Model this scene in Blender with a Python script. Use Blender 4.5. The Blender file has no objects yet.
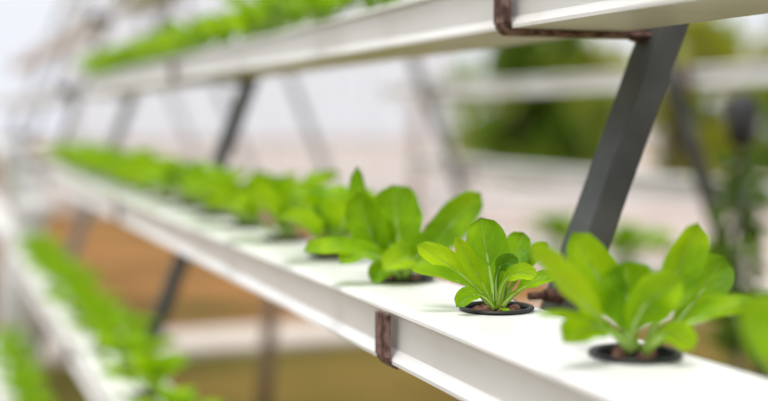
import bpy, bmesh, math, random
from mathutils import Vector, Matrix
S = bpy.context.scene
COL = S.collection
H = 1.1                      # height of the eye above the soil; all heights below are relative to the eye

# ------------------------------------------------------------------ helpers
def link(o): COL.objects.link(o); return o

def obj(name, bm, mats, parent=None, smooth=False, loc=None):
    me = bpy.data.meshes.new(name)
    bm.normal_update()
    bm.to_mesh(me); bm.free()
    for m in (mats if isinstance(mats, (list, tuple)) else [mats]): me.materials.append(m)
    if smooth:
        for p in me.polygons: p.use_smooth = True
    o = link(bpy.data.objects.new(name, me))
    if parent: o.parent = parent
    if loc is not None: o.location = loc
    return o

def tag(o, label, cat, group=None):
    o['label'] = label; o['category'] = cat
    if group: o['group'] = group
    return o

def thing(name, label, cat, loc=(0, 0, 0), rz=0, group=None):
    o = link(bpy.data.objects.new(name, None)); o.empty_display_size = .02
    o.location = loc; o.rotation_euler = (0, 0, rz)
    return tag(o, label, cat, group)

def struct(o): o['kind'] = 'structure'; return o

def copy_tree(o, parent=None):
    c = o.copy(); link(c)
    if parent: c.parent = parent
    for ch in [x for x in KIDS.get(o.name, [])]: 
        copy_tree(ch, c)
    return c

KIDS = {}
def index_kids():
    KIDS.clear()
    for o in COL.objects:
        if o.parent: KIDS.setdefault(o.parent.name, []).append(o)

def box(bm, lo, hi, mat=0, mtx=None):
    vs = [bm.verts.new(((lo, hi)[i & 1][0], (lo, hi)[i >> 1 & 1][1], (lo, hi)[i >> 2 & 1][2])) for i in range(8)]
    if mtx is not None:
        for v in vs: v.co = mtx @ v.co
    for q in ((0, 2, 3, 1), (4, 5, 7, 6), (0, 1, 5, 4), (2, 6, 7, 3), (0, 4, 6, 2), (1, 3, 7, 5)):
        f = bm.faces.new([vs[i] for i in q]); f.material_index = mat
    return vs

def bevel(bm, w, seg=2):
    bmesh.ops.bevel(bm, geom=list(bm.edges), offset=w, segments=seg, profile=.5, affect='EDGES')

def tube(bm, pts, rad, n=10, mat=0, caps=True):
    pts = [Vector(p) for p in pts]; rings = []
    if not isinstance(rad, (list, tuple)): rad = [rad] * len(pts)
    up = Vector((.13, .21, .97))
    for i, p in enumerate(pts):
        t = (pts[min(i + 1, len(pts) - 1)] - pts[max(i - 1, 0)]).normalized()
        a = t.cross(up)
        if a.length < .05: a = t.cross(Vector((1, 0, 0)))
        a.normalize(); b = t.cross(a)
        rings.append([bm.verts.new(p + (a * math.cos(k * 2 * math.pi / n) + b * math.sin(k * 2 * math.pi / n)) * rad[i]) for k in range(n)])
    for r0, r1 in zip(rings, rings[1:]):
        for k in range(n):
            f = bm.faces.new((r0[k], r0[(k + 1) % n], r1[(k + 1) % n], r1[k])); f.material_index = mat; f.smooth = True
    if caps:
        for r in (rings[0][::-1], rings[-1]):
            f = bm.faces.new(r); f.material_index = mat

def lathe(bm, prof, n=32, mat=0, closed=False):
    rings = [[bm.verts.new((r * math.cos(k * 2 * math.pi / n), r * math.sin(k * 2 * math.pi / n), z)) for k in range(n)] for r, z in prof]
    pairs = list(zip(rings, rings[1:])) + ([(rings[-1], rings[0])] if closed else [])
    for r0, r1 in pairs:
        for k in range(n):
            f = bm.faces.new((r0[k], r0[(k + 1) % n], r1[(k + 1) % n], r1[k])); f.material_index = mat; f.smooth = True
    return rings

# ------------------------------------------------------------------ materials
def mat(name, base, rough=.5, metal=0., spec=.5):
    m = bpy.data.materials.new(name); m.use_nodes = True
    nt = m.node_tree; b = nt.nodes['Principled BSDF']
    b.inputs['Base Color'].default_value = (*base, 1); b.inputs['Roughness'].default_value = rough
    b.inputs['Metallic'].default_value = metal; b.inputs['Specular IOR Level'].default_value = spec
    return m, nt, b

def noise_mix(nt, b, cols, scale, detail=5, coord='Object', stops=None, bump=0., bscale=None, dist=.001):
    tc = nt.nodes.new('ShaderNodeTexCoord'); n = nt.nodes.new('ShaderNodeTexNoise')
    n.inputs['Scale'].default_value = scale; n.inputs['Detail'].default_value = detail
    nt.links.new(tc.outputs[coord], n.inputs['Vector'])
    r = nt.nodes.new('ShaderNodeValToRGB'); e = r.color_ramp.elements
    stops = stops or [.3 + .4 * i / (len(cols) - 1) for i in range(len(cols))]
    while len(e) < len(cols): e.new(.5)
    for el, s, c in zip(e, stops, cols): el.position = s; el.color = (*c, 1)
    nt.links.new(n.outputs['Fac'], r.inputs['Fac']); nt.links.new(r.outputs['Color'], b.inputs['Base Color'])
    if bump:
        n2 = nt.nodes.new('ShaderNodeTexNoise'); n2.inputs['Scale'].default_value = bscale or scale * 2
        nt.links.new(tc.outputs[coord], n2.inputs['Vector'])
        bp = nt.nodes.new('ShaderNodeBump'); bp.inputs['Strength'].default_value = bump; bp.inputs['Distance'].default_value = dist
        nt.links.new(n2.outputs['Fac'], bp.inputs['Height']); nt.links.new(bp.outputs['Normal'], b.inputs['Normal'])
    return r

def simple(name, cols, scale, rough=.5, metal=0., spec=.5, **k):
    m, nt, b = mat(name, cols[0], rough, metal, spec); noise_mix(nt, b, cols, scale, **k); return m

PVC = simple('white_pvc', [(.79, .79, .78), (.855, .855, .845), (.88, .88, .875)], 9, .32, spec=.5, bump=.05, bscale=60)
PVC_OLD = simple('weathered_pvc', [(.69, .68, .64), (.80, .80, .78), (.85, .85, .84)], 6, .4, bump=.06, bscale=50)
HAZE_STEEL = simple('haze_paled_steel', [(.26, .26, .27), (.36, .36, .38)], 14, .6, .1)  # farther frames and brackets: haze and glare painted in as a lighter steel
MAT_CLOTH = simple('pale_ground_cloth', [(.26, .19, .16), (.56, .48, .44), (.40, .31, .27)], .8, .9, spec=.1, bump=.3, bscale=14, dist=.01)
STEEL = simple('grey_painted_steel', [(.055, .06, .06), (.085, .09, .088), (.125, .13, .125)], 14, .5, .25, bump=.12, bscale=70)
RUST = simple('rusty_steel', [(.035, .018, .015), (.115, .055, .042), (.28, .17, .145), (.075, .034, .028)], 75, .75, .2,
              stops=[.3, .45, .58, .72], bump=.7, bscale=160, dist=.002)
BOLT = simple('rusted_bolt', [(.05, .025, .02), (.16, .065, .045)], 150, .7, .2, bump=.5, bscale=220)
BLACK = simple('black_plastic', [(.006, .006, .006), (.014, .014, .013)], 60, .45)
MEDIUM = simple('wet_growing_medium', [(.008, .006, .004), (.03, .02, .014)], 200, .8, bump=.6, bscale=300)
PEBBLE = simple('clay_pebble', [(.10, .035, .022), (.20, .085, .06), (.30, .15, .11)], 90, .8, bump=.5, bscale=260)
SOIL = simple('packed_soil', [(.11, .095, .02), (.20, .105, .033), (.33, .165, .055), (.19, .10, .035)], .55, .95, spec=.1,
              stops=[.34, .44, .56, .68], bump=.6, bscale=9, dist=.03)
PIPE_BROWN = simple('brown_pipe', [(.14, .10, .07), (.24, .16, .11)], 12, .8)
MOSS = simple('mossy_soil', [(.05, .055, .010), (.12, .10, .018), (.19, .125, .03), (.10, .09, .015)], .9, .95, spec=.1, stops=[.34, .46, .58, .68], bump=.6, bscale=12, dist=.02)
CONC = simple('pale_concrete', [(.50, .44, .38), (.66, .60, .54)], 3, .9, spec=.2, bump=.3, bscale=30, dist=.004)
WALLM = simple('white_washed_wall', [(.70, .66, .64), (.86, .83, .81)], .9, .9, spec=.2, bump=.2, bscale=12, dist=.01)
POSTM = simple('white_painted_post', [(.62, .60, .60), (.78, .77, .77)], 4, .6)
PIPE = simple('white_drain_pipe', [(.82, .82, .83), (.88, .88, .89)], 5, .4)
BARK = simple('bark', [(.06, .045, .03), (.14, .10, .07)], 12, .9, bump=.6, bscale=30, dist=.02)
DARKP = simple('dark_plastic', [(.02, .02, .022), (.04, .04, .042)], 20, .5)

def film():
    m, nt, b = mat('milky_film', (.88, .88, .90), .5)
    out = nt.nodes['Material Output']
    tr = nt.nodes.new('ShaderNodeBsdfTranslucent'); tr.inputs['Color'].default_value = (.97, .97, .98, 1)
    mx = nt.nodes.new('ShaderNodeMixShader'); mx.inputs[0].default_value = .75
    noise_mix(nt, b, [(.80, .79, .80), (.9, .9, .92)], .6)
    nt.links.new(b.outputs[0], mx.inputs[1]); nt.links.new(tr.outputs[0], mx.inputs[2])
    cl = nt.nodes.new('ShaderNodeBsdfTransparent'); m2 = nt.nodes.new('ShaderNodeMixShader'); m2.inputs[0].default_value = .58
    nt.links.new(mx.outputs[0], m2.inputs[1]); nt.links.new(cl.outputs[0], m2.inputs[2]); nt.links.new(m2.outputs[0], out.inputs[0])
    return m
FILM = film()

def leafmat(name, dark, mid, light, trans, tmix=.42, veins=True, scale=35):
    m, nt, b = mat(name, mid, .40, 0, .14)
    N, L = nt.nodes, nt.links
    out = N['Material Output']
    r = noise_mix(nt, b, [dark, mid, light], scale, 4)
    if veins:
        uv = N.new('ShaderNodeTexCoord'); sp = N.new('ShaderNodeSeparateXYZ'); L.new(uv.outputs['UV'], sp.inputs[0])
        def mth(op, a, c=None):
            q = N.new('ShaderNodeMath'); q.operation = op
            for i, v in enumerate((a, c)):
                if v is None: continue
                if isinstance(v, (int, float)): q.inputs[i].default_value = v
                else: L.new(v, q.inputs[i])
            return q.outputs[0]
        au = mth('ABSOLUTE', mth('SUBTRACT', sp.outputs[0], .5))
        ph = mth('SUBTRACT', mth('MULTIPLY', sp.outputs[1], 9.0), mth('MULTIPLY', au, 5.0))
        tri = mth('ABSOLUTE', mth('SUBTRACT', mth('FRACT', ph), .5))          # 0 at a side vein
        vein = mth('MAXIMUM', mth('SUBTRACT', 1.0, mth('MULTIPLY', tri, 9.0)), 0.0)
        rib = mth('MAXIMUM', mth('SUBTRACT', 1.0, mth('MULTIPLY', au, 26.0)), 0.0)
        vv = mth('MAXIMUM', mth('MULTIPLY', vein, .55), rib)
        mix = N.new('ShaderNodeMixRGB'); mix.inputs[2].default_value = (.46, .62, .16, 1)
        L.new(mth('MULTIPLY', vv, .55), mix.inputs[0]); L.new(r.outputs[0], mix.inputs[1]); L.new(mix.outputs[0], b.inputs['Base Color'])
        n2 = N.new('ShaderNodeTexNoise'); n2.inputs['Scale'].default_value = 120; L.new(uv.outputs['Object'], n2.inputs['Vector'])
        hgt = mth('SUBTRACT', mth('MULTIPLY', n2.outputs['Fac'], .8), vv)
        bp = N.new('ShaderNodeBump'); bp.inputs['Strength'].default_value = .6; bp.inputs['Distance'].default_value = .002
        L.new(hgt, bp.inputs['Height']); L.new(bp.outputs[0], b.inputs['Normal'])
    tr = N.new('ShaderNodeBsdfTranslucent'); tr.inputs['Color'].default_value = (*trans, 1)
    mx = N.new('ShaderNodeMixShader'); mx.inputs[0].default_value = tmix
    L.new(b.outputs[0], mx.inputs[1]); L.new(tr.outputs[0], mx.inputs[2]); L.new(mx.outputs[0], out.inputs[0])
    return m
LEAF = leafmat('lettuce_leaf', (.065, .22, .001), (.20, .42, .002), (.40, .61, .007), (.50, .76, .001), .33)
LEAF_MID = leafmat('broad_lettuce_leaf', (.06, .20, .001), (.16, .37, .002), (.32, .54, .006), (.42, .70, .001), .32)
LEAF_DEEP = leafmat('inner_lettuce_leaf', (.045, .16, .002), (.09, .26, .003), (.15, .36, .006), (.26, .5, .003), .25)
LEAF_YEL = leafmat('young_lettuce_leaf', (.17, .36, .002), (.32, .53, .004), (.48, .68, .012), (.58, .80, .003), .36)
STALK = simple('pale_petiole', [(.34, .52, .10), (.52, .68, .22)], 60, .4)
F_DARK = leafmat('dark_tree_leaf', (.035, .09, .012), (.10, .18, .02), (.28, .34, .04), (.26, .40, .03), .4, False, 1.3)
F_MID = leafmat('mid_tree_leaf', (.08, .15, .015), (.20, .28, .025), (.36, .40, .05), (.38, .48, .04), .45, False, 1.3)
F_OLIVE = leafmat('olive_tree_leaf', (.16, .19, .012), (.32, .34, .03), (.48, .46, .08), (.52, .52, .06), .45, False, 1.3)

# ------------------------------------------------------------------ lettuces
def leaf_bm(P0, P1, P2, W, nh, pf, seed, nv=18, nu=8, cup=.42):
    rnd = random.Random(seed)
    P0, P1, P2, nh = Vector(P0), Vector(P1), Vector(P2), Vector(nh).normalized()
    bm = bmesh.new(); uvl = bm.loops.layers.uv.new('UVMap')
    L = (P1 - P0).length + (P2 - P1).length
    pw = min(.0028, W * .14); grid = []; mids = []
    a1, a2, p1, p2 = rnd.uniform(.6, 1.1), rnd.uniform(.5, 1), rnd.uniform(0, 6.3), rnd.uniform(0, 6.3)
    skew = rnd.uniform(-.06, .06)
    for i in range(nv + 1):
        t = i / nv
        P = P0 * (1 - t) ** 2 + P1 * 2 * t * (1 - t) + P2 * t * t
        T = ((P1 - P0) * (1 - t) + (P2 - P1) * t).normalized()
        lat = T.cross(nh)
        lat = lat.normalized() if lat.length > 1e-4 else Vector((1, 0, 0))
        nn = lat.cross(T).normalized()
        if t <= pf: w = pw
        else:
            s = (t - pf) / (1 - pf)
            q = min(1, max(0, s ** 1.42))
            ell = max(0, 1 - (2 * q - 1) ** 2) ** .46
            k = min(1, s / .45); k = k * k * (3 - 2 * k)
            w = max(pw * (1 - s) , (W / 2) * ell * (.35 + .65 * k))
        row = []
        for j in range(nu + 1):
            u = -1 + 2 * j / nu
            au = abs(u)
            dz = cup * w * au ** 1.7
            if t > pf:
                dz += W * .05 * (a1 * math.sin(9 * t + p1 + u * 2.1) + a2 * math.sin(17 * t + p2 - 3 * u)) * au ** 1.5
                dz += W * .018 * math.sin(34 * t - 14 * au + p1)          # quilting between the veins
            lw = w * (1 + .035 * math.sin(23 * t + p2 + (3 if u > 0 else 0)))
            row.append(bm.verts.new(P + lat * (u * lw + skew * W * math.sin(math.pi * t)) + nn * dz))
        grid.append(row); mids.append(P + lat * skew * W * math.sin(math.pi * t) - nn * .0006)
    for i in range(nv):
        for j in range(nu):
            f = bm.faces.new((grid[i][j], grid[i][j + 1], grid[i + 1][j + 1], grid[i + 1][j]))
            f.smooth = True
            for lp, (ii, jj) in zip(f.loops, ((i, j), (i, j + 1), (i + 1, j + 1), (i + 1, j))):
                lp[uvl].uv = (jj / nu, ii / nv)
    # pale petiole running out into the midrib
    m = int(nv * .82)
    r0 = min(.0027, W * .11)
    tube(bm, mids[:m + 1], [r0 * (1 - .86 * i / m) for i in range(m + 1)], 6, 1, True)
    return bm

HERO = {
'A': [
 ( (-0.0001,0.0002,0.0013), (0.0043,0.0131,0.0264), (-0.0015,0.0271,0.0701) , 0.0352, (-0.33,-0.87,0.37), 0.10),
 ( (0.0043,0.0038,0.0006), (0.0222,0.0258,0.0281), (0.0396,0.0319,0.0562) , 0.0237, (-0.35,-0.90,0.26), 0.20),
 ( (0.0063,0.0062,0.0001), (0.0343,0.0265,0.0291), (0.0601,0.0287,0.0475) , 0.0131, (-0.59,-0.72,0.36), 0.30),
 ( (-0.0038,0.0016,0.0013), (-0.0151,0.0128,0.0234), (-0.0530,0.0367,0.0494) , 0.0199, (-0.42,-0.56,0.72), 0.25),
 ( (-0.0029,-0.0020,0.0018), (-0.0102,0.0011,0.0207), (-0.0305,0.0115,0.0573) , 0.0133, (-0.57,-0.69,0.44), 0.20),
 ( (-0.0063,-0.0017,0.0028), (-0.0257,0.0012,0.0285), (-0.0684,0.0135,0.0328) , 0.0131, (-0.21,-0.54,0.81), 0.25),
 ( (-0.0069,-0.0101,0.0017), (-0.0223,-0.0134,0.0239), (-0.0417,-0.0157,0.0068) , 0.0144, (-0.28,-0.72,0.63), 0.30),
 ( (-0.0003,-0.0019,0.0024), (-0.0068,-0.0004,0.0466), (0.0122,-0.0129,0.0347) , 0.0155, (-0.04,-0.98,0.17), 0.35),
 ( (-0.0022,-0.0076,0.0018), (-0.0042,-0.0127,0.0400), (0.0191,-0.0310,0.0280) , 0.0153, (-0.10,-0.82,0.56), 0.35),
 ( (0.0025,-0.0051,0.0020), (0.0128,-0.0118,0.0236), (0.0385,-0.0257,0.0264) , 0.0170, (-0.21,-0.54,0.81), 0.30),
 ( (0.0006,-0.0002,0.0006), (0.0017,0.0006,0.0178), (0.0072,-0.0021,0.0384) , 0.0102, (-0.53,-0.80,0.27), 0.30),
 ( (-0.0051,-0.0151,0.0023), (-0.0025,-0.0202,0.0045), (-0.0014,-0.0232,-0.0013) , 0.0061, (-0.18,-0.48,0.86), 0.20),
],
'B': [
 ( (-0.0017,0.0009,0.0033), (-0.0040,0.0166,0.0310), (-0.0288,0.0316,0.0762) , 0.0283, (-0.50,-0.73,0.46), 0.15),
 ( (-0.0067,-0.0024,0.0055), (-0.0390,-0.0149,0.0333), (-0.0894,-0.0246,0.0764) , 0.0198, (-0.45,-0.60,0.67), 0.20),
 ( (0.0029,0.0034,0.0031), (0.0016,0.0078,0.0275), (-0.0016,0.0092,0.0595) , 0.0381, (-0.32,-0.85,0.42), 0.15),
 ( (-0.0094,-0.0090,0.0044), (-0.0174,-0.0185,0.0375), (0.0083,-0.0380,0.0528) , 0.0277, (-0.02,-0.91,0.41), 0.10),
 ( (0.0082,0.0013,0.0025), (0.0259,0.0071,0.0275), (0.0512,0.0078,0.0821) , 0.0285, (-0.04,-0.98,0.22), 0.25),
 ( (0.0134,0.0057,0.0013), (0.0472,0.0157,0.0210), (0.0801,0.0186,0.0576) , 0.0293, (-0.33,-0.87,0.37), 0.25),
 ( (0.0078,-0.0028,0.0026), (0.0237,-0.0157,0.0260), (0.0668,-0.0358,0.0353) , 0.0186, (-0.20,-0.51,0.84), 0.40),
 ( (-0.0024,-0.0138,0.0041), (0.0029,-0.0269,0.0290), (0.0136,-0.0410,0.0099) , 0.0181, (-0.28,-0.72,0.63), 0.30),
 ( (-0.0094,-0.0090,0.0044), (-0.0323,-0.0154,0.0317), (-0.0615,-0.0161,0.0154) , 0.0228, (-0.26,-0.68,0.68), 0.25),
 ( (-0.0116,-0.0102,0.0054), (-0.0408,-0.0248,0.0349), (-0.0837,-0.0245,0.0338) , 0.0082, (-0.18,-0.46,0.87), 0.40),
],
'D': [
 ( (-0.0028,0.0013,0.0026), (-0.0350,0.0036,0.0421), (-0.0685,0.0090,0.0584) , 0.0388, (-0.12,-0.88,0.46), 0.25),
 ( (-0.0019,0.0008,0.0016), (-0.0116,0.0063,0.0255), (-0.0602,-0.0067,0.0338) , 0.0227, (-0.24,-0.64,0.73), 0.25),
 ( (-0.0005,0.0005,0.0040), (0.0098,0.0203,0.0359), (0.0083,0.0337,0.0641) , 0.0302, (-0.33,-0.87,0.37), 0.20),
 ( (-0.0005,0.0005,0.0040), (0.0162,0.0073,0.0379), (0.0413,0.0214,0.0692) , 0.0302, (-0.33,-0.87,0.37), 0.20),
 ( (0.0012,-0.0003,0.0026), (0.0099,-0.0125,0.0276), (0.0368,-0.0211,0.0511) , 0.0282, (-0.29,-0.77,0.57), 0.25),
],
'C': [
 ( (-0.0041,0.0019,0.0051), (-0.0265,0.0335,0.0253), (-0.0275,0.0503,0.1049) , 0.0212, (-0.70,-0.67,0.26), 0.20),
 ( (0.0040,0.0095,0.0047), (0.0099,0.0245,0.0344), (0.0059,0.0405,0.0864) , 0.0502, (-0.33,-0.87,0.37), 0.10),
 ( (0.0046,-0.0014,0.0051), (0.0275,0.0047,0.0328), (0.0764,-0.0084,0.0799) , 0.0342, (-0.07,-0.86,0.50), 0.15),
 ( (-0.0059,0.0026,0.0051), (-0.0339,0.0022,0.0288), (-0.0413,0.0089,0.0825) , 0.0352, (-0.51,-0.75,0.42), 0.15),
 ( (-0.0102,-0.0109,0.0032), (-0.0348,-0.0160,0.0399), (-0.0691,-0.0204,0.0198) , 0.0270, (-0.33,-0.60,0.73), 0.20),
 ( (-0.0096,-0.0068,0.0036), (-0.0450,-0.0121,0.0399), (-0.0961,0.0014,0.0295) , 0.0254, (-0.21,-0.54,0.81), 0.25),
 ( (-0.0041,-0.0132,0.0032), (0.0111,-0.0338,0.0362), (-0.0339,-0.0343,0.0145) , 0.0306, (-0.26,-0.68,0.68), 0.20),
 ( (-0.0083,-0.0138,0.0025), (-0.0216,-0.0225,0.0199), (-0.0417,-0.0268,0.0030) , 0.0217, (-0.24,-0.64,0.73), 0.20),
 ( (-0.0024,0.0013,0.0051), (-0.0126,0.0060,0.0464), (-0.0292,0.0043,0.0527) , 0.0241, (-0.50,-0.72,0.48), 0.20),
 ( (0.0029,-0.0008,0.0041), (0.0084,-0.0119,0.0286), (0.0322,-0.0222,0.0418) , 0.0260, (-0.10,-0.82,0.56), 0.20),
 ( (-0.0017,-0.0120,0.0029), (0.0107,-0.0278,0.0283), (0.0140,-0.0366,0.0126) , 0.0201, (-0.24,-0.64,0.73), 0.25),
],
}
def lettuce(leaves, seed, mats=None, pebbles=4):
    """one young lettuce in its net cup; the origin is the middle of the cup's rim on the lid"""
    root = thing('lettuce', '', 'lettuce')
    rnd = random.Random(seed)
    bm = bmesh.new()
    lathe(bm, [(.0245, .0006), (.0292, .0006), (.0296, .0016), (.0290, .0026), (.0262, .0028), (.0250, .0016), (.0240, -.004),
               (.0215, -.0340), (.0, -.0345)], 40)
    lathe(bm, [(.0245, .0006), (.0245, -.004), (.0225, -.0350), (.0, -.0356)], 40)
    obj('net_cup', bm, BLACK, root, True)
    bm = bmesh.new()
    lathe(bm, [(.0237, -.0062), (.018, -.0045), (.010, -.0025), (.0001, -.0015)], 28)
    obj('growing_medium', bm, MEDIUM, root, True)
    for k in range(pebbles):
        a = k * 2 * math.pi / pebbles + rnd.uniform(-.3, .3); rr = rnd.uniform(.009, .0155); s = rnd.uniform(.0036, .0058)
        bm = bmesh.new(); bmesh.ops.create_icosphere(bm, subdivisions=2, radius=s)
        for v in bm.verts: v.co *= 1 + .14 * math.sin(v.co.x * 900 + k) * math.cos(v.co.y * 700 + 2 * k)
        for v in bm.verts: v.co.z *= .8
        obj('clay_pebble', bm, PEBBLE, root, True, (rr * math.cos(a), rr * math.sin(a), -.001 + rnd.uniform(0, .002)))
    for i, l in enumerate(leaves):
        m = (mats or {}).get(i, LEAF)
        obj('leaf', leaf_bm(*l, seed * 31 + i), [m, STALK], root)
    return root

def rosette(seed, k=1.):
    rnd = random.Random(seed); out = []
    n = 13
    for i in range(n):
        a = i * 2.4 + rnd.uniform(-.25, .25)
        f = i / (n - 1)                                   # 0 outer .. 1 inner
        L = .120 * k * (1 - .36 * f) * rnd.uniform(.88, 1.14)
        el = math.radians(28 + 50 * f + rnd.uniform(-8, 8))
        d = Vector((math.cos(a), math.sin(a), 0))
        P0 = d * .005 * (1 - f); P0.z = .001
        P1 = d * L * .45 * math.cos(el * 1.15 if el < 1.2 else 1.38) + Vector((0, 0, L * .55 * math.sin(min(1.5, el * 1.25))))
        P2 = d * L * math.cos(el) + Vector((0, 0, L * (.9 * math.sin(el) - .05)))
        nh = Vector((0, 0, 1)) * math.cos(el) - d * math.sin(el) + Vector((0, 0, .35))
        out.append((P0, P1, P2, L * rnd.uniform(.44, .54), nh, .22))
    return out

# ------------------------------------------------------------------ the A-frame racks
PITCH, CUP0, CUPX = .197, .8397, .0685          # hole spacing, first hole, hole distance behind the channel's front
FRAMES = [.915, 2.36, 3.81]
MID = 1.115                                     # the racks are symmetrical about this x
LEVELS = {-2: (.150, -.743), -1: (.250, -.470), 0: (.347, -.197), 1: (.462, .076), 2: (.577, .349)}   # front x, bottom height
PROFILE = [(0, 0), (0, .003), (.0065, .0105), (.0065, .0415), (.0105, .0415), (.0105, .006), (.0985, .006), (.0985, .0415),
           (.1025, .0415), (.1025, .0105), (.109, .003), (.109, 0)]

def extrude(bm, prof, y0, y1, flip=1):
    a = [bm.verts.new((flip * x, y0, z)) for x, z in prof]; b = [bm.verts.new((flip * x, y1, z)) for x, z in prof]
    n = len(prof)
    for i in range(n): bm.faces.new((a[i], a[(i + 1) % n], b[(i + 1) % n], b[i]))
    bm.faces.new(a[::-1]); bm.faces.new(b)
    bmesh.ops.recalc_face_normals(bm, faces=bm.faces)

def lid_bm(y0, y1, holes, flip=1, grow=0.):
    """a lid with rounded edges, lips hanging over the channel, and a round hole for every cup"""
    bm = bmesh.new()
    xa, xb, zt = .0115, .1000, .0470 + grow
    HR = .0262
    ys = sorted(holes); cuts = [y0] + [(a + b) / 2 for a, b in zip(ys, ys[1:])] + [y1]
    if not ys: cuts = [y0, y1]
    def quad(*p): bm.faces.new([bm.verts.new(Vector((flip * x, y, z))) for x, y, z in p])
    if not ys: quad((xa, y0, zt), (xb, y0, zt), (xb, y1, zt), (xa, y1, zt))
    for h, c0, c1 in zip(ys, cuts, cuts[1:]):
        angs = sorted([k * math.pi / 20 for k in range(40)] + [math.atan2(y - h, x - CUPX) % (2 * math.pi) for x in (xa, xb) for y in (c0, c1)])
        ring = []
        for a in angs:
            c, s = math.cos(a), math.sin(a)
            t = min([(xb - CUPX) / c if c > 1e-9 else 9, (xa - CUPX) / c if c < -1e-9 else 9, (c1 - h) / s if s > 1e-9 else 9, (c0 - h) / s if s < -1e-9 else 9])
            ring.append(((CUPX + HR * c, h + HR * s), (CUPX + t * c, h + t * s)))
        for (i0, o0), (i1, o1) in zip(ring, ring[1:] + ring[:1]):
            quad((*i0, zt), (*o0, zt), (*o1, zt), (*i1, zt))
            quad((*i0, zt), (*i1, zt), (*i1, zt - .003), (*i0, zt - .003))
    g = grow
    prof = [(xa, zt), (.0070 - g, .0462 + g), (.0032 - g, .0448 + g), (.0012 - g, .0432 + g), (.0008 - g, .0415), (.0022 - g, .0408), (.0045 - g, .0412), (.0052 - g, .0440), (xa, .0440)]
    ends = []
    for side in (0, 1):
        pr = prof if side == 0 else [(.1113 - x if i not in (0, 8) else xb, z) for i, (x, z) in enumerate(prof)]
        for (x0, z0), (x1, z1) in zip(pr, pr[1:]):
            quad((x0, y0, z0), (x1, y0, z1), (x1, y1, z1), (x0, y1, z0))
        for y in (y0, y1): quad(*[(x, y, z) for x, z in pr])
    for y in (y0, y1): quad((xa, y, zt), (xb, y, zt), (xb, y, .044), (xa, y, .044))
    bmesh.ops.remove_doubles(bm, verts=bm.verts, dist=1e-5)
    bmesh.ops.recalc_face_normals(bm, faces=bm.faces)
    return bm

ORD = ['first', 'second', 'third', 'fourth', 'fifth', 'sixth', 'seventh', 'eighth', 'ninth', 'tenth', 'eleventh', 'twelfth',
       'thirteenth', 'fourteenth', 'fifteenth', 'sixteenth', 'seventeenth', 'eighteenth', 'nineteenth', 'twentieth']
NAMES = {-2: 'lowest', -1: 'lower', 0: 'middle', 1: 'upper', 2: 'top'}

def channel(lv, side, y0, y1, holes, label, group, joints=()):
    xf, zb = LEVELS[lv]
    x = xf if side > 0 else 2 * MID - xf
    m = PVC if side > 0 and lv == 0 else PVC_OLD
    t = thing('growing_channel', label, 'hydroponic channel', (x, 0, zb + H), 0, group)
    bm = bmesh.new(); extrude(bm, PROFILE, y0, y1, side); obj('channel_body', bm, m, t)
    cuts = [y0] + list(joints) + [y1]
    for i, (a, b) in enumerate(zip(cuts, cuts[1:])):
        hs = [h for h in holes if a + .03 < h < b - .03]
        o = obj('lid', lid_bm(a + (.0006 if i else 0), b, hs, side, .0008 if (i == 0 and joints) else 0), m, t)
    return t

def holes_between(a, b): return [CUP0 + PITCH * k for k in range(-8, 60) if a < CUP0 + PITCH * k < b]
END = 4.02
GC = 'white growing channels on the near side of the rack'
near = {0: holes_between(.1, 3.9), 1: holes_between(.6, END), -1: holes_between(.5, END), -2: holes_between(1.2, 3.8)}
channel(0, 1, .12, END, near[0], 'white plastic growing channel in sharp focus, held by a rusty strap, with the sharpest lettuce', GC, (.965,))
channel(1, 1, .12, END, near[1], 'white growing channel overhead, seen from below with its beige underside', GC)
channel(-1, 1, .12, END, near[-1], 'white growing channel below the sharp one, running to the lower left with lettuces', GC)
channel(-2, 1, .60, END, near[-2], 'white growing channel at the bottom left corner, lowest on the rack', GC)
channel(2, 1, .12, END, [], 'blurred empty channel highest on the rack in the upper left corner', GC)
GF = 'channels on the far side of the rack'
channel(1, -1, .6, 4.4, [], 'blurred white beam-like channel across the trees behind the dark leaning leg', GF)
channel(0, -1, .6, 4.4, [], 'blurred white channel on the far side, level with the sharp lettuces', GF)
channel(-1, -1, .6, 4.4, holes_between(1.5, 4.2), 'blurred low channel on the far side of the rack, holding seedlings', GF)
GB = 'empty channels of the rack behind'
for lv, s in ((0, 'middle'), (1, 'upper'), (2, 'top'), (-1, 'lower')):
    channel(lv, 1, 4.62, 9.2, [], 'empty white %s channel of the next rack, hazy at the far left' % s, GB)

# frames: two leaning legs, a strap bracket with its bolts for every channel
TAN = .40
def leg_x(z): return .525 + TAN * (z + .147)
def leg(root, side, ztop, zbot, m=None):
    bm = bmesh.new()
    for (za, zb_) in ((zbot, ztop),):
        hx, hy = .0145, .0175
        vs = []
        for z in (za, zb_):
            for dx, dy in ((-hx, -hy), (hx, -hy), (hx, hy), (-hx, hy)):
                x = leg_x(z) + dx
                vs.append(bm.verts.new((side * (x - MID), dy, z + H)))
        for q in ((3, 2, 1, 0), (4, 5, 6, 7), (0, 1, 5, 4), (1, 2, 6, 5), (2, 3, 7, 6), (3, 0, 4, 7)): bm.faces.new([vs[i] for i in q])
    bmesh.ops.recalc_face_normals(bm, faces=bm.faces)
    bevel(bm, .0022, 2)
    return obj('leg', bm, m or STEEL, root)

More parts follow.
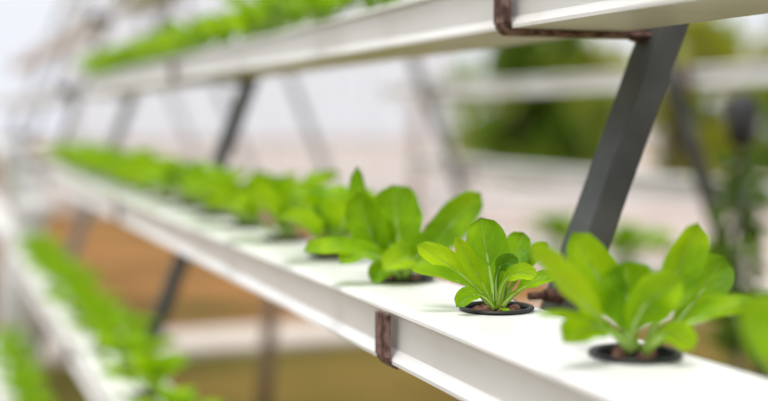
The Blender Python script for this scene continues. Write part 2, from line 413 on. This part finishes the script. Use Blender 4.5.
def bracket(root, lv, side, m=None):
    xf, zb = LEVELS[lv]; zb += H
    xf -= MID
    bm = bmesh.new(); w = .0135; th = .0044
    xl = leg_x(zb - H) - MID
    path = [(xf - th, zb + .041), (xf - th, zb + .006), (xf - th * .3, zb - th * .1), (xf + .006, zb - th)]
    # front strap, bent under, running back to the leg, and a back stop
    def bar(p, q, t):
        d = Vector((q[0] - p[0], 0, q[1] - p[1])); n = Vector((-d.z, 0, d.x)).normalized() * t / 2
        vs = [bm.verts.new((side * (c[0] + s * n.x), y, c[1] + s * n.z)) for y in (-w, w) for c, s in ((p, 1), (q, 1), (q, -1), (p, -1))]
        for f in ((0, 1, 2, 3), (7, 6, 5, 4), (0, 4, 5, 1), (1, 5, 6, 2), (2, 6, 7, 3), (3, 7, 4, 0)): bm.faces.new([vs[i] for i in f])
    f = -th / 2 - .0004
    bar((xf + f, zb + .0405), (xf + f, zb + .004), th)
    bar((xf + f, zb + .0045), (xf + .004, zb + f - .0005), th)
    bar((xf + .003, zb + f), (xl + .004, zb + f), th)
    bar((xf + .1108, zb + f), (xf + .1108, zb + .046), th)
    bmesh.ops.recalc_face_normals(bm, faces=bm.faces)
    bevel(bm, .0012, 1)
    o = obj('bracket', bm, m or RUST, root, loc=(0, -.012 if lv == 0 else .006, 0))
    for z, x in ((zb + .0462, leg_x(zb - H + .046) - MID - .018), (zb - .001, xl - .016)):
        bm = bmesh.new()
        tube(bm, [(side * (x - .012), 0, z), (side * (x - .005), 0, z), (side * (x + .006), 0, z)], [.0062, .0075, .0075], 6)
        tube(bm, [(side * (x - .028), 0, z), (side * (x - .012), 0, z)], .0036, 8)
        obj('bolt', bm, m or BOLT, o)
    return o

def a_frame(y, label, lvs, m=STEEL):
    t = thing('rack_frame', label, 'rack frame', (MID, y, 0), 0, 'steel frames along the rack')
    apex = (MID - .525) / TAN - .147
    for s in (1, -1): leg(t, s, apex - .02, -H, m)
    bm = bmesh.new(); tube(bm, [(0, -.03, apex + H - .03), (0, .03, apex + H - .03)], .03, 12); obj('apex_joint', bm, m, t)
    for lv in lvs:
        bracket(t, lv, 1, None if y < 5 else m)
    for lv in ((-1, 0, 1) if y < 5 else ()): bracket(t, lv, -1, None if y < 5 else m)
    return t
ALLV = [-2, -1, 0, 1, 2]
a_frame(FRAMES[0], 'dark grey rack frame nearest the camera, thick leaning leg behind the sharp lettuce', ALLV)
a_frame(FRAMES[1], 'blurred dark rack frame, leaning leg crossing behind the middle channel left of centre', ALLV)
a_frame(FRAMES[2], 'third rack frame along, pale grey blurred leg near the end of the lettuce row', ALLV, HAZE_STEEL)
a_frame(5.31, 'hazy rack frame just past the end of the lettuces', [-1, 0, 1, 2], HAZE_STEEL)
a_frame(6.77, 'hazy rack frame second past the end of the lettuces', [-1, 0, 1, 2], HAZE_STEEL)
a_frame(8.23, 'faintest rack frame, farthest at the left edge', [-1, 0, 1, 2], HAZE_STEEL)

# the lettuces themselves
proto = [lettuce(rosette(s, k), s) for s, k in ((11, .94), (23, 1.), (37, 1.05), (41, .78), (53, .86), (67, 1.5), (71, .6))]
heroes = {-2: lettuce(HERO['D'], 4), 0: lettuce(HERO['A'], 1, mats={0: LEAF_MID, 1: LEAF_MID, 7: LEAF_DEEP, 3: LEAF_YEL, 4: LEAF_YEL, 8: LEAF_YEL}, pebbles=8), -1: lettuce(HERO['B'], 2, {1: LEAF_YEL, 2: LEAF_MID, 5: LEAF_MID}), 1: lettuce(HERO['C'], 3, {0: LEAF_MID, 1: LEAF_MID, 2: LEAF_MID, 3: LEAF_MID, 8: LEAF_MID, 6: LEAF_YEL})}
HLAB = {-2: 'lettuce cut off by the right edge of the photo, one big blurred leaf showing',
        0: 'sharpest lettuce, light green, in a black net cup with brown clay pebbles',
        -1: 'large soft-focus lettuce at the right, in front of the leaning leg',
        1: 'broad-leaved lettuce just left of and behind the sharpest one'}
index_kids()
used = set()
LVNOW = [0]
def place(x, y, z, label, group, hero=None, k=0):
    rnd = random.Random(k * 7919 + 13)
    if hero is not None: o = heroes[hero]; rz = 0
    else:
        p = 5 if 'seedling' in label else 6 if 'first from its near end' in label else 3 + k % 2 if LVNOW[0] < 0 else k % 3
        if p in used: o = copy_tree(proto[p])
        else: o = proto[p]; used.add(p)
        rz = rnd.uniform(0, 6.28)
    o.location = (x, y, z + .0004); o.rotation_euler = (0, 0, rz)
    tag(o, label, 'lettuce', group)
def row(lv, side, ks, group, text, first):
    LVNOW[0] = lv
    xf, zb = LEVELS[lv]
    x = xf + CUPX if side > 0 else 2 * MID - xf - CUPX
    for i, k in enumerate(ks):
        y = CUP0 + PITCH * k
        z = zb + .047 + H + (.0008 if lv == 0 and side > 0 and y < .965 else 0)
        hero = k if (lv == 0 and side > 0 and k in heroes) else None
        place(x, y, z, HLAB[hero] if hero is not None else text % first(i, k), group, hero, 40 * lv + k * (1 if side > 0 else 3) + 200)
o_ = lambda i, k: ORD[i]
row(0, 1, [-2, -1, 0, 1] + list(range(2, 16)), 'lettuces on the middle channel',
    'bright green lettuce on the middle channel, %s', lambda i, k: ORD[k - 2] + ' behind the broad-leaved one')
row(1, 1, list(range(3, 17)), 'lettuces on the upper channel', 'bright green lettuce on the overhead channel, %s from the right', o_)
row(-1, 1, list(range(4, 17)), 'lettuces on the lower channel', 'green lettuce on the lower left channel, %s from its near end', o_)
row(-2, 1, list(range(9, 16)), 'lettuces on the lowest channel', 'green lettuce on the lowest channel at the left edge, %s from the near end', o_)
row(-1, -1, [9, 11, 13], 'seedlings on the far channel', 'blurred seedling on the far low channel between the legs, %s from the right', o_)

# ------------------------------------------------------------------ surroundings
def V(x, y, z): return Vector((x, y, z + H))
bm = bmesh.new(); bmesh.ops.create_grid(bm, x_segments=40, y_segments=40, size=45)
for v in bm.verts: v.co += Vector((8, 18, 0))
struct(obj('floor', bm, SOIL))
bm = bmesh.new(); box(bm, (-6, 5.5, -.02), (3.95, 6.0, .035)); bevel(bm, .01, 1); struct(obj('trim_1', bm, CONC))
bm = bmesh.new(); box(bm, (-8, -6, -.02), (3.95, 5.45, .008)); struct(obj('trim_3', bm, MOSS))
bm = bmesh.new(); box(bm, (4.0, -4, -.02), (40, 50, .012)); struct(obj('trim_2', bm, MAT_CLOTH))

YAW = 0.3653
Fh = Vector((math.sin(YAW), math.cos(YAW), 0)); Rh = Vector((math.cos(YAW), -math.sin(YAW), 0))
def W(d, r, z): return Fh * d + Rh * r + Vector((0, 0, z + H))       # d metres ahead, r to the right
MW = Matrix.Rotation(-YAW, 4, 'Z')
def wbox(name, m, d0, d1, r0, r1, z0, z1, parent=None, bev=0):
    bm = bmesh.new(); box(bm, (r0, d0, z0 + H), (r1, d1, z1 + H), mtx=MW)
    if bev: bevel(bm, bev, 1)
    return obj(name, bm, m, parent)
struct(wbox('wall_back', WALLM, 14.2, 14.35, -12, 14, -H, -.80, None, .02))

# milky plastic sheet hung on wires at the left, with its own poles
t = thing('plastic_sheet', 'milky white plastic greenhouse sheet hanging behind the rack at left', 'plastic sheet', W(13.4, 0, -H))
bm = bmesh.new(); n = 60; cols = []
for i in range(n + 1):
    r = -3.55 + 4.3 * i / n; d = .10 * math.sin(i * 1.1) + .04 * math.sin(i * 2.7)
    cols.append([bm.verts.new(MW @ Vector((r + 0.0, d, z))) for z in (.02, 1.1, 2.2, 3.4)])
for a, b in zip(cols, cols[1:]):
    for k in range(3): f = bm.faces.new((a[k], b[k], b[k + 1], a[k + 1])); f.smooth = True
obj('film', bm, FILM, t)
for r in (-3.5, .7):
    bm = bmesh.new(); q = MW @ Vector((r, .2, 0)); tube(bm, [q, q + Vector((0, 0, 3.45))], .03, 10); obj('pole', bm, POSTM, t)

for d, r, w, lab in ((9.5, .26, .05, 'white greenhouse post blurred in the centre of the background'),):
    t = thing('greenhouse_post', lab, 'post', W(d, r, -H), -YAW)
    bm = bmesh.new(); tube(bm, [(0, 0, 0), (0, 0, 3.6)], w, 14); obj('pole', bm, POSTM, t)
    bm = bmesh.new(); box(bm, (-w * 1.8, -w * 1.8, 0), (w * 1.8, w * 1.8, .06)); bevel(bm, .008, 1); obj('footing', bm, CONC, t)

# standpipe under the rack, white drain elbow at the end of the channels
t = thing('standpipe', 'dark blurred standpipe on the soil below the middle channel', 'pipe', (1.06, 3.95, 0))
bm = bmesh.new(); tube(bm, [(0, 0, 0), (.02, 0, .25), (.05, 0, .62)], .026, 12); obj('pipe', bm, PIPE_BROWN, t)
bm = bmesh.new(); tube(bm, [(.05, 0, .62), (.05, 0, .68)], .034, 12); obj('cap', bm, DARKP, t)

t = thing('drain_elbow', 'fat white drain elbow at the left edge by the end of the lower channel', 'pipe', (.325, 4.26, 0))
bm = bmesh.new(); tube(bm, [V(-.02, .02, -.05) , V(-.05, 0, -.13), V(-.035, 0, -.19), V(0, 0, -.25), V(.01, 0, -.31), V(-.01, 0, -.39), V(-.04, 0, -.50), V(-.06, 0, -H)], [.06] * 8, 18)
obj('pipe', bm, PIPE, t)
bm = bmesh.new(); tube(bm, [V(.012, 0, -.275), V(.010, 0, -.335)], .068, 18); obj('collar', bm, PIPE, t)

# trees beyond the wall
def tree(name, d, r, zc, rx, rz, m, n, label, seed, size=.21):
    rnd = random.Random(seed)
    t = thing(name, label, 'tree', W(d, r, -H), rnd.uniform(0, 6), 'trees beyond the wall')
    bm = bmesh.new(); zz = zc + H
    tube(bm, [(0, 0, 0), (.05, .03, zz * .5), (-.03, .02, zz)], [.13, .10, .05], 10)
    for k in range(5):
        a = k * 1.3
        tube(bm, [(0, .02, zz * .6), (rx * .5 * math.cos(a), rx * .5 * math.sin(a), zz + rz * .2 * (k - 2))], [.05, .02], 6)
    obj('trunk', bm, BARK, t)
    bm = bmesh.new()
    blobs = [Vector((rnd.uniform(-.75, .75) * rx, rnd.uniform(-.75, .75) * rx, rnd.uniform(-.8, .8) * rz)) for _ in range(14)]
    for i in range(n):
        c = rnd.choice(blobs); v = Vector((rnd.gauss(0, 1), rnd.gauss(0, 1), rnd.gauss(0, 1))); v *= rx * .17
        p = c + v + Vector((0, 0, zz))
        if p.z < .3: continue
        a = Vector((rnd.gauss(0, 1), rnd.gauss(0, 1), rnd.gauss(0, 1))).normalized(); b = a.orthogonal().normalized()
        L = size * rnd.uniform(.7, 1.3); q = b * L * .32
        nn = a.cross(b) * L * .08
        vs = [bm.verts.new(x) for x in (p - a * L * .5, p - a * .1 * L + q + nn, p + a * L * .5, p - a * .1 * L - q + nn)]
        bm.faces.new((vs[0], vs[1], vs[2])); bm.faces.new((vs[0], vs[2], vs[3]))
    obj('foliage', bm, m, t)
TR = [('broadleaf_tree', 15.0, 1.66, .15, .85, 1.0, F_DARK, 1500, 'dark green tree directly above the sharp lettuce'),
      ('broadleaf_tree', 19.8, 3.35, .15, 1.05, 1.15, F_OLIVE, 1700, 'yellow-green tree just left of the leaning leg'),
      ('broadleaf_tree', 17.2, 2.75, -.15, .7, .75, F_MID, 800, 'small low mid green tree between the dark tree and the yellow-green one'),
      ('broadleaf_tree', 15.2, 3.66, .2, .8, 1.2, F_OLIVE, 950, 'thin olive tree behind the leaning leg'),
      ('broadleaf_tree', 18.6, 5.15, .25, 1.0, 1.3, F_MID, 1300, 'mid green tree right of the leaning leg'),
      ('broadleaf_tree', 15.8, 5.75, .3, .85, 1.3, F_DARK, 1300, 'dark green tree at the right edge behind the vine'),
      ('broadleaf_tree', 22.6, 2.2, .3, 1.2, 1.1, F_MID, 1100, 'mid green tree farther back, above the gap left of the leg'),
      ('broadleaf_tree', 23.4, 7.2, .5, 1.3, 1.3, F_OLIVE, 1300, 'olive tree farthest back at the right')]
for i, a in enumerate(TR): tree(*a, 50 + i)

# vine on a stake with a dark sprinkler valve, right edge
def vine():
    t = thing('climbing_vine', 'dark leafy vine climbing a stake near the right edge', 'vine', W(2.5, .745, -H))
    rnd = random.Random(5)
    bm = bmesh.new(); tube(bm, [(0, 0, 0), (0, 0, 1.045)], .008, 8); obj('stake', bm, STEEL, t)
    bm = bmesh.new(); tube(bm, [(0, 0, 1.04), (0, 0, 1.06), (0, 0, 1.10), (0, 0, 1.14), (0, 0, 1.155)], [.012, .030, .033, .030, .012], 14); obj('valve_head', bm, DARKP, t)
    bm = bmesh.new()
    for i in range(300):
        z = rnd.uniform(.62, 1.03); a0 = rnd.uniform(0, 6.3); rr = abs(rnd.gauss(0, .015)) + .006
        p = Vector((rr * math.cos(a0), rr * math.sin(a0), z)); a = Vector((math.cos(a0), math.sin(a0), rnd.uniform(-.8, .5))).normalized(); b = a.orthogonal().normalized()
        L = .036 * rnd.uniform(.7, 1.3); q = b * L * .36
        vs = [bm.verts.new(x) for x in (p, p + a * L * .45 + q, p + a * L, p + a * L * .45 - q)]
        bm.faces.new((vs[0], vs[1], vs[2])); bm.faces.new((vs[0], vs[2], vs[3]))
    obj('foliage', bm, F_DARK, t)
vine()

# ------------------------------------------------------------------ light, sky, camera
w = bpy.data.worlds.new('sky'); S.world = w; w.use_nodes = True
nt = w.node_tree; bg = nt.nodes['Background']
tc = nt.nodes.new('ShaderNodeTexCoord'); sp = nt.nodes.new('ShaderNodeSeparateXYZ'); nt.links.new(tc.outputs['Generated'], sp.inputs[0])
rp = nt.nodes.new('ShaderNodeValToRGB'); nt.links.new(sp.outputs[2], rp.inputs[0])
e = rp.color_ramp.elements
e[0].position = .0; e[0].color = (.86, .885, .955, 1); e[1].position = .6; e[1].color = (.97, .98, 1, 1)
nt.links.new(rp.outputs[0], bg.inputs[0]); bg.inputs[1].default_value = 1.02
sl = bpy.data.lights.new('sun', 'SUN'); sl.energy = 2.45; sl.angle = math.radians(28); sl.color = (1, .97, .92)
so = link(bpy.data.objects.new('sun', sl)); so.rotation_euler = Vector((-.22, -.12, 1)).normalized().to_track_quat('Z', 'Y').to_euler()

cd = bpy.data.cameras.new('camera'); cam = link(bpy.data.objects.new('camera', cd)); S.camera = cam
cd.sensor_width = 36; cd.lens = 56.25; cd.clip_start = .01; cd.clip_end = 200
PIT = 0.06781
Fw = Fh * math.cos(PIT) - Vector((0, 0, math.sin(PIT))); Up = Fh * math.sin(PIT) + Vector((0, 0, math.cos(PIT)))
cam.matrix_world = Matrix(((Rh.x, Up.x, -Fw.x, 0), (Rh.y, Up.y, -Fw.y, 0), (Rh.z, Up.z, -Fw.z, H), (0, 0, 0, 1)))
cd.dof.use_dof = True; cd.dof.focus_distance = .91; cd.dof.aperture_fstop = 2.3

S.view_settings.view_transform = 'Standard'; S.view_settings.look = 'None'; S.view_settings.gamma = 1
S.view_settings.use_curve_mapping = False; S.view_settings.exposure = 0.0
